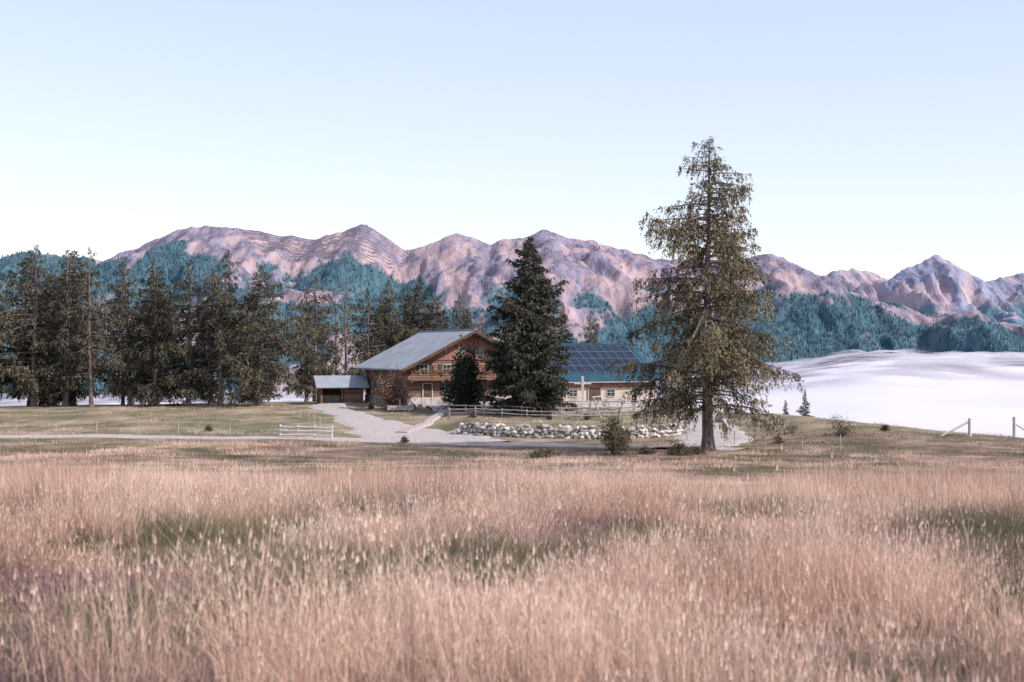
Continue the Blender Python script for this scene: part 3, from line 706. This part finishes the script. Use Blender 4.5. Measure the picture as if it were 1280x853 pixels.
me=make_mesh('far_mountain_range',np.stack([X2.ravel(),Y2.ravel(),Z2.ravel()],1),grid_faces(620,Z2.shape[0])[:,::-1],[mm2],True); attr(me,'forest',f2); attr(me,'rock',sst(Q3*.8+Q2*.5+(fbm(X2/90,Y2/150,91,4)-.5)*1.3-F2*.45,-.03,.2))
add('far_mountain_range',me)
rng=np.random.default_rng(12)
fr=forest*(1-meadow); fr[FF<=0]=0; vis=(VV<500)*(np.abs(XX)<2200)
pflat=(fr**2*vis+.014*(FF>0)*vis*(nz>.03)).ravel(); pflat/=pflat.sum()
NT=60000; idx=rng.choice(len(pflat),NT,p=pflat)
dx=(3400+4200)/NX; dy=1800/NY
tx=XX.ravel()[idx]+rng.uniform(-.5,.5,NT)*dx; ty=YY.ravel()[idx]+rng.uniform(-.5,.5,NT)*dy; 
xs=XX[0]; ysr=YY[:,0]; o=np.argsort(ysr); ysr_s=ysr[o]; ZS=ZZ[o]
def mzv(x,y):
    fi=np.clip((x-xs[0])/(xs[1]-xs[0]),0,NX-1.001); ii=fi.astype(int); ff=fi-ii
    jy=np.interp(y,ysr_s,np.arange(NR,dtype=float)); j0=np.clip(jy.astype(int),0,NR-2); jf=jy-j0
    return (ZS[j0,ii]*(1-ff)+ZS[j0,ii+1]*ff)*(1-jf)+(ZS[j0+1,ii]*(1-ff)+ZS[j0+1,ii+1]*ff)*jf
tz=mzv(tx,ty)
hh=rng.uniform(5,11.5,NT); ww=hh*rng.uniform(.22,.34,NT); ph=rng.uniform(0,6.28,NT)
ring=np.stack([np.stack([tx+ww*np.cos(ph+q*2*np.pi/5),ty+ww*np.sin(ph+q*2*np.pi/5),tz-2],1) for q in range(5)],1)
apex=np.stack([tx,ty,tz+hh],1)[:,None,:]
V=np.concatenate([ring,apex],1).reshape(-1,3); bs=(np.arange(NT)*6)[:,None,None]
Fq=np.array([[q,(q+1)%5,5] for q in range(5)])[None]; F=(Fq+bs).reshape(-1,3)
ftm=nmat('hazed_distant_conifers',[(.05,.095,.125),(.075,.135,.17),(.115,.185,.215)],.006,island=.6,coord='pos')  # teal tree colour includes the aerial haze
add('distant_forest',make_mesh('distant_forest',V,F,[ftm]))
mb=MB(); barm=nmat('barrier_steel',[(.15,.12,.15),(.22,.18,.20)],.05,coord='pos')
rg=random.Random(2)
def barrier_row(u0,u1,y):
    x=(u0-640)/K*4000; xe=(u1-640)/K*4000
    while x<xe:
        if rg.random()<.10: x+=rg.uniform(10,40)
        yy=y+8*math.sin(x/60.); X_=np.array([x,x+9]); Z_=mzv(X_,np.array([yy,yy]))
        mb.poly([(x,yy,Z_[0]-1),(x+9,yy,Z_[1]-1),(x+9,yy+1,Z_[1]+3.0),(x,yy+1,Z_[0]+3.0)]); x+=9.4
for r in range(13):
    y=3988-r*20
    barrier_row(300+r*4,400+r*2,y-4); barrier_row(398+r*1,510-r*1,y)
add('avalanche_barriers',mb.mesh('avalanche_barriers',[barm]))

# ------------------------------------------------------------------ sea of cloud (thin shells of vapour)
CXN=420
cxs=np.linspace(-3200,3400,CXN); cys=np.r_[np.linspace(330,1500,110)[:-1],np.linspace(1500,4400,230)]
CX,CY=np.meshgrid(cxs,cys)
uu=CX/CY*K+640
tgt=np.interp(uu,[-300,500,800,960,1010,1060,1110,1180,1240,1300,1500],[505,500,486,466,459,452,449,452,455,456,458])
ztar=(440-tgt)/K*2900
CZ0=-76+(ztar+76)*sst(CY,1000,3000)
CZ0=CZ0+(fbm(CX/500,CY/420,61,2)-.5)*16*sst(CY,500,1500)
# rounded puffs, growing towards the far bank
pf=(1-(2*vn(CX/120,CY/150,71)-1)**2)*.6+(1-(2*vn(CX/52,CY/66,72)-1)**2)*.4
CZ0=CZ0+(pf-.5)*11*sst(CY,1500,2700)
cm=bpy.data.materials.new('cloud'); cm.use_nodes=True; nt=cm.node_tree;N=nt.nodes;L=nt.links;N.clear()
out=N.new('ShaderNodeOutputMaterial'); df=N.new('ShaderNodeBsdfDiffuse'); tl=N.new('ShaderNodeBsdfTranslucent'); m1=N.new('ShaderNodeMixShader'); m1.inputs[0].default_value=.12
pos=N.new('ShaderNodeNewGeometry').outputs['Position']; no=N.new('ShaderNodeTexNoise'); no.inputs['Scale'].default_value=.003; no.inputs['Detail'].default_value=3; L.new(pos,no.inputs[0])
cr=N.new('ShaderNodeValToRGB'); cr.color_ramp.elements[0].position=.3; cr.color_ramp.elements[1].position=.7; cr.color_ramp.elements[0].color=(.68,.65,.71,1); cr.color_ramp.elements[1].color=(.75,.715,.75,1); L.new(no.outputs[0],cr.inputs[0])
L.new(cr.outputs[0],df.inputs[0]); L.new(cr.outputs[0],tl.inputs[0]); L.new(df.outputs[0],m1.inputs[1]); L.new(tl.outputs[0],m1.inputs[2])
at=N.new('ShaderNodeAttribute'); at.attribute_name='dens'; tr=N.new('ShaderNodeBsdfTransparent'); m2=N.new('ShaderNodeMixShader'); L.new(at.outputs['Fac'],m2.inputs[0]); L.new(tr.outputs[0],m2.inputs[1]); L.new(m1.outputs[0],m2.inputs[2]); L.new(m2.outputs[0],out.inputs[0])
Mz=mzv(CX.ravel(),CY.ravel()).reshape(CX.shape); Mz=np.where(CY<2200,-190,Mz); Gz=H(CX.ravel(),CY.ravel()).reshape(CX.shape); floor=np.maximum(Mz,Gz)
VV_=[];FFc=[];DD=[];b=0
puff=fbm(CX/150,CY/190,140,4)
for li in range(4):
    CZ=CZ0+li*6.0*sst(CY,1500,2500)+(fbm(CX/60,CY/70,93+li,3)-.5)*(2+li*5)*sst(CY,900,1800)
    thick=CZ-floor
    if li==0: al=sst(thick+(fbm(CX/110,CY/130,90,4)-.5)*8,-3,7)
    else: al=sst(thick,0,22)*(.55,.5,.4)[li-1]*sst(puff,.25+.06*li,.45+.07*li)*sst(CY,1900,2600)
    keep=grid_faces(CXN,len(cys)); 
    VV_.append(np.stack([CX.ravel(),CY.ravel(),CZ.ravel()],1)); DD.append(al.ravel())
    mx_=al.ravel()[keep].max(1)>0.002; FFc.append(keep[mx_]+b); b+=CX.size
me=make_mesh('sea_of_clouds',np.concatenate(VV_),np.concatenate(FFc),[cm],True); attr(me,'dens',np.concatenate(DD))
add('cloud_sea',me)

V=[];n=60
for i in range(n):
    t=i/(n-1); x=-735+t*655; z=1405+t*130; w=(5+6*(1-t))*(1+.5*(vn(np.array([t*20]),np.array([.5]))[0]-.5))
    for s in (-1,0,1): V.append((x+2,10000+s*w*3,z+s*w*.5))
me=make_mesh('contrail',V,grid_faces(3,n),[],True); dens=np.array([[0,.98*math.sin(math.pi*(.08+.9*i/(n-1))),0] for i in range(n)]); attr(me,'dens',dens); 
cm2=cm.copy(); cm2.name='contrail_vapour'
for nd in cm2.node_tree.nodes:
    if nd.type=='VALTORGB':
        for e in nd.color_ramp.elements: e.color=(.98,.98,.98,1)
    if nd.type=='MIX_SHADER' and not nd.inputs[0].is_linked: nd.inputs[0].default_value=.95
me.materials.append(cm2); add('contrail',me)

# ------------------------------------------------------------------ grasses (real blades, one mesh per kind)
def grass_mat(name,cols):
    return nmat(name,cols,.18,transl=.3,attrib=.6,coord='pos',detail=4,cpos=[.2+.6*i/(len(cols)-1) for i in range(len(cols))])
straw=grass_mat('dry_grass',[(.28,.175,.14),(.58,.385,.30),(.77,.555,.44),(.87,.70,.58)])
heather=grass_mat('reddish_undergrowth',[(.14,.095,.10),(.32,.205,.195),(.52,.36,.325)])
green=grass_mat('green_grass',[(.07,.078,.055),(.16,.15,.09),(.36,.295,.19)])
rng=np.random.default_rng(77)
def blades(name,x,y,h,w,la,ln,rn,mat,seg2,head=0.0,hw=.01):
    n=len(x)
    if n==0: return
    z=H(x,y)-.02; fa=rng.uniform(0,math.pi,n); cs=np.cos(fa)*w/2; sn=np.sin(fa)*w/2
    def pt(t,side):
        k=(1-t*.7)*side; o_=ln*t*t
        return np.stack([x+np.cos(la)*o_+cs*k,y+np.sin(la)*o_+sn*k,z+h*t*(1-.25*t*np.minimum(ln/h,1.4))],1)
    if seg2:
        V=np.stack([pt(0,-1),pt(0,1),pt(.55,-1),pt(.55,1),pt(1,0)],1).reshape(-1,3); q=5
        F=np.array([[0,1,3],[0,3,2],[2,3,4]])
    else:
        V=np.stack([pt(0,-1),pt(0,1),pt(1,0)],1).reshape(-1,3); q=3; F=np.array([[0,1,2]])
    F=(F[None]+(np.arange(n)*q)[:,None,None]).reshape(-1,3); R=np.repeat(rn,q)
    if head>0:
        s=np.where(rng.random(n)<head)[0]; m=len(s); nb=len(V); HV=[]
        for c in range(3):
            t=.78+.085*c; o_=(ln*t*t)[s]; P=np.stack([x[s]+np.cos(la[s])*o_,y[s]+np.sin(la[s])*o_,z[s]+(h*t*(1-.25*t*np.minimum(ln/h,1.4)))[s]],1)
            a=rng.uniform(0,6.28,m); r=hw*rng.uniform(.5,1.4,m); D=np.stack([np.cos(a)*r,np.sin(a)*r,0*r],1); E=np.array([0,0,1.])*rng.uniform(.03,.08,m)[:,None]
            HV.append(np.stack([P-D*.3,P+D,P+E+D*.2],1))
        HV=np.concatenate(HV).reshape(-1,3); F=np.concatenate([F,np.arange(len(HV)).reshape(-1,3)+nb]); V=np.concatenate([V,HV]); R=np.concatenate([R,np.tile(np.repeat(np.clip(rn[s]+.2,0,1),3),3)])
    me=make_mesh(name,V,F,[mat],False,None,check=False); attr(me,'rnd',R); add(name,me); print(name,len(F))
def ontrack(x,y):
    c=np.zeros(len(x),bool)
    for pts,w in (([(-75,128),(-45,126),(-31,125),(-14,121.5),(-3,117),(6,112.5),(13,108),(17,106)],1.9),([(-2,117),(-7,123),(-11.5,131),(-15.5,143),(-19,153),(-21,160)],3.6),([(13,106),(17,118),(18,130),(18.5,142),(17.5,152),(12,156)],3.2),([(-9,153.6),(0,155.5),(9,159),(18,163.5)],3.5)):
        for (a0,b0),(a1,b1) in zip(pts[:-1],pts[1:]):
            dx_,dy_=a1-a0,b1-b0; t=np.clip(((x-a0)*dx_+(y-b0)*dy_)/(dx_*dx_+dy_*dy_),0,1); c|=np.hypot(x-a0-t*dx_,y-b0-t*dy_)<w
    return c
def field(nt_,per,y0,y1,half,power,hr,w,sig,seg2,kg,kh,head,hw,hfade=None,lean=.28,big=1.0):
    yy=y0+(y1-y0)*rng.random(nt_*2)**power; xx=(rng.random(nt_*2)*2-1)*(half*y1+3); k=np.abs(xx)<half*yy+3; xx,yy=xx[k][:nt_],yy[k][:nt_]
    k=~ontrack(xx,yy); xx,yy=xx[k],yy[k]; n=len(xx)
    a=fbm(xx/(4.0*big),yy/(5*big),200,4); b_=fbm(xx/(2.8*big),yy/(4*big),300,4); r=rng.random(n)
    kind=np.zeros(n,int); kind[r<np.clip((a-.42)*6,0,.92)*kh]=1; kind[rng.random(n)<np.clip((b_-.49)*8,0,.92)*kg]=2
    th=rng.uniform(.4,1.2,n)*(.3+1.2*sst(fbm(xx/2.2,yy/2.8,400,3),.25,.75))
    if hfade is not None: th*=hfade(yy)
    th*=np.choose(kind,[1,.5,.6]); tr=rng.random(n)
    i=np.repeat(np.arange(n),per); N_=len(i)
    ox=rng.normal(0,1,N_)*sig; oy=rng.normal(0,1,N_)*sig
    x=xx[i]+ox; y=yy[i]+oy; h=th[i]*rng.uniform(hr[0],hr[1],N_)
    la=np.arctan2(oy,ox)+rng.normal(0,.7,N_); ln=h*np.abs(rng.normal(lean,.35,N_))*(1+.7*(kind[i]>0))
    rn=np.clip(tr[i]*.6+rng.random(N_)*.4,0,1); ww=w*rng.uniform(.5,1.4,N_)*np.choose(kind[i],[1,1.3,1.3])
    for kk,(nm,mt) in enumerate((('dry_grass',straw),('reddish_undergrowth',heather),('green_grass',green))):
        s=kind[i]==kk; blades(nm,x[s],y[s],h[s],ww[s],la[s],ln[s],rn[s],mt,seg2,head*(1 if kk<2 else 0),hw)
field(12500,32,3.5,28,.50,.56,(.4,1.0),.006,.12,True,1.1,1.2,.25,.011,lean=.45)
field(26000,22,26,56,.48,.75,(.4,.85),.014,.17,False,.5,.55,.0,.01,lambda y:1-.5*sst(y,42,56))
field(15000,14,54,118,.45,1,(.10,.34),.035,.35,False,1.8,1.1,0,.01,big=2)
field(9000,12,116,166,.40,1,(.06,.22),.045,.5,False,1.4,.5,0,.01,big=3)

# ------------------------------------------------------------------ light
elev=rad(38); sd=Vector((.9,-.42,0)).normalized()
sun_dir=Vector((sd.x*math.cos(elev),sd.y*math.cos(elev),math.sin(elev)))
sl_=bpy.data.lights.new('sun','SUN'); sl_.energy=5.0; sl_.angle=rad(.5); sl_.color=(1,.94,.885)
so=bpy.data.objects.new('sun',sl_); S.collection.objects.link(so); so.rotation_euler=(-sun_dir).to_track_quat('-Z','Y').to_euler()
w=bpy.data.worlds.new('World'); S.world=w; w.use_nodes=True; N=w.node_tree.nodes; L=w.node_tree.links
bg=N['Background']; sk=N.new('ShaderNodeTexSky'); sk.sky_type='NISHITA'; sk.sun_disc=False; sk.sun_elevation=elev; sk.sun_rotation=math.atan2(sd.x,sd.y); sk.altitude=1200; sk.air_density=1.0; sk.dust_density=1.5
gm=N.new('ShaderNodeGamma'); gm.inputs[1].default_value=.53; L.new(sk.outputs[0],gm.inputs[0])
mu=N.new('ShaderNodeMix'); mu.data_type='RGBA'; mu.blend_type='MULTIPLY'; mu.clamp_result=False; mu.inputs[0].default_value=1; L.new(gm.outputs[0],mu.inputs[6]); mu.inputs[7].default_value=(3.9,3.66,3.85,1)
L.new(mu.outputs[2],bg.inputs[0]); bg.inputs[1].default_value=.12

# ------------------------------------------------------------------ camera
cd=bpy.data.cameras.new('camera'); cam=bpy.data.objects.new('camera',cd); S.collection.objects.link(cam); S.camera=cam
cd.lens=50; cd.sensor_width=36; cd.clip_start=.1; cd.clip_end=40000
cam.location=(0,0,0); cam.rotation_euler=(rad(90)+math.atan(13.5/K),0,0)
cd.dof.use_dof=True; cd.dof.focus_distance=140; cd.dof.aperture_fstop=2.8
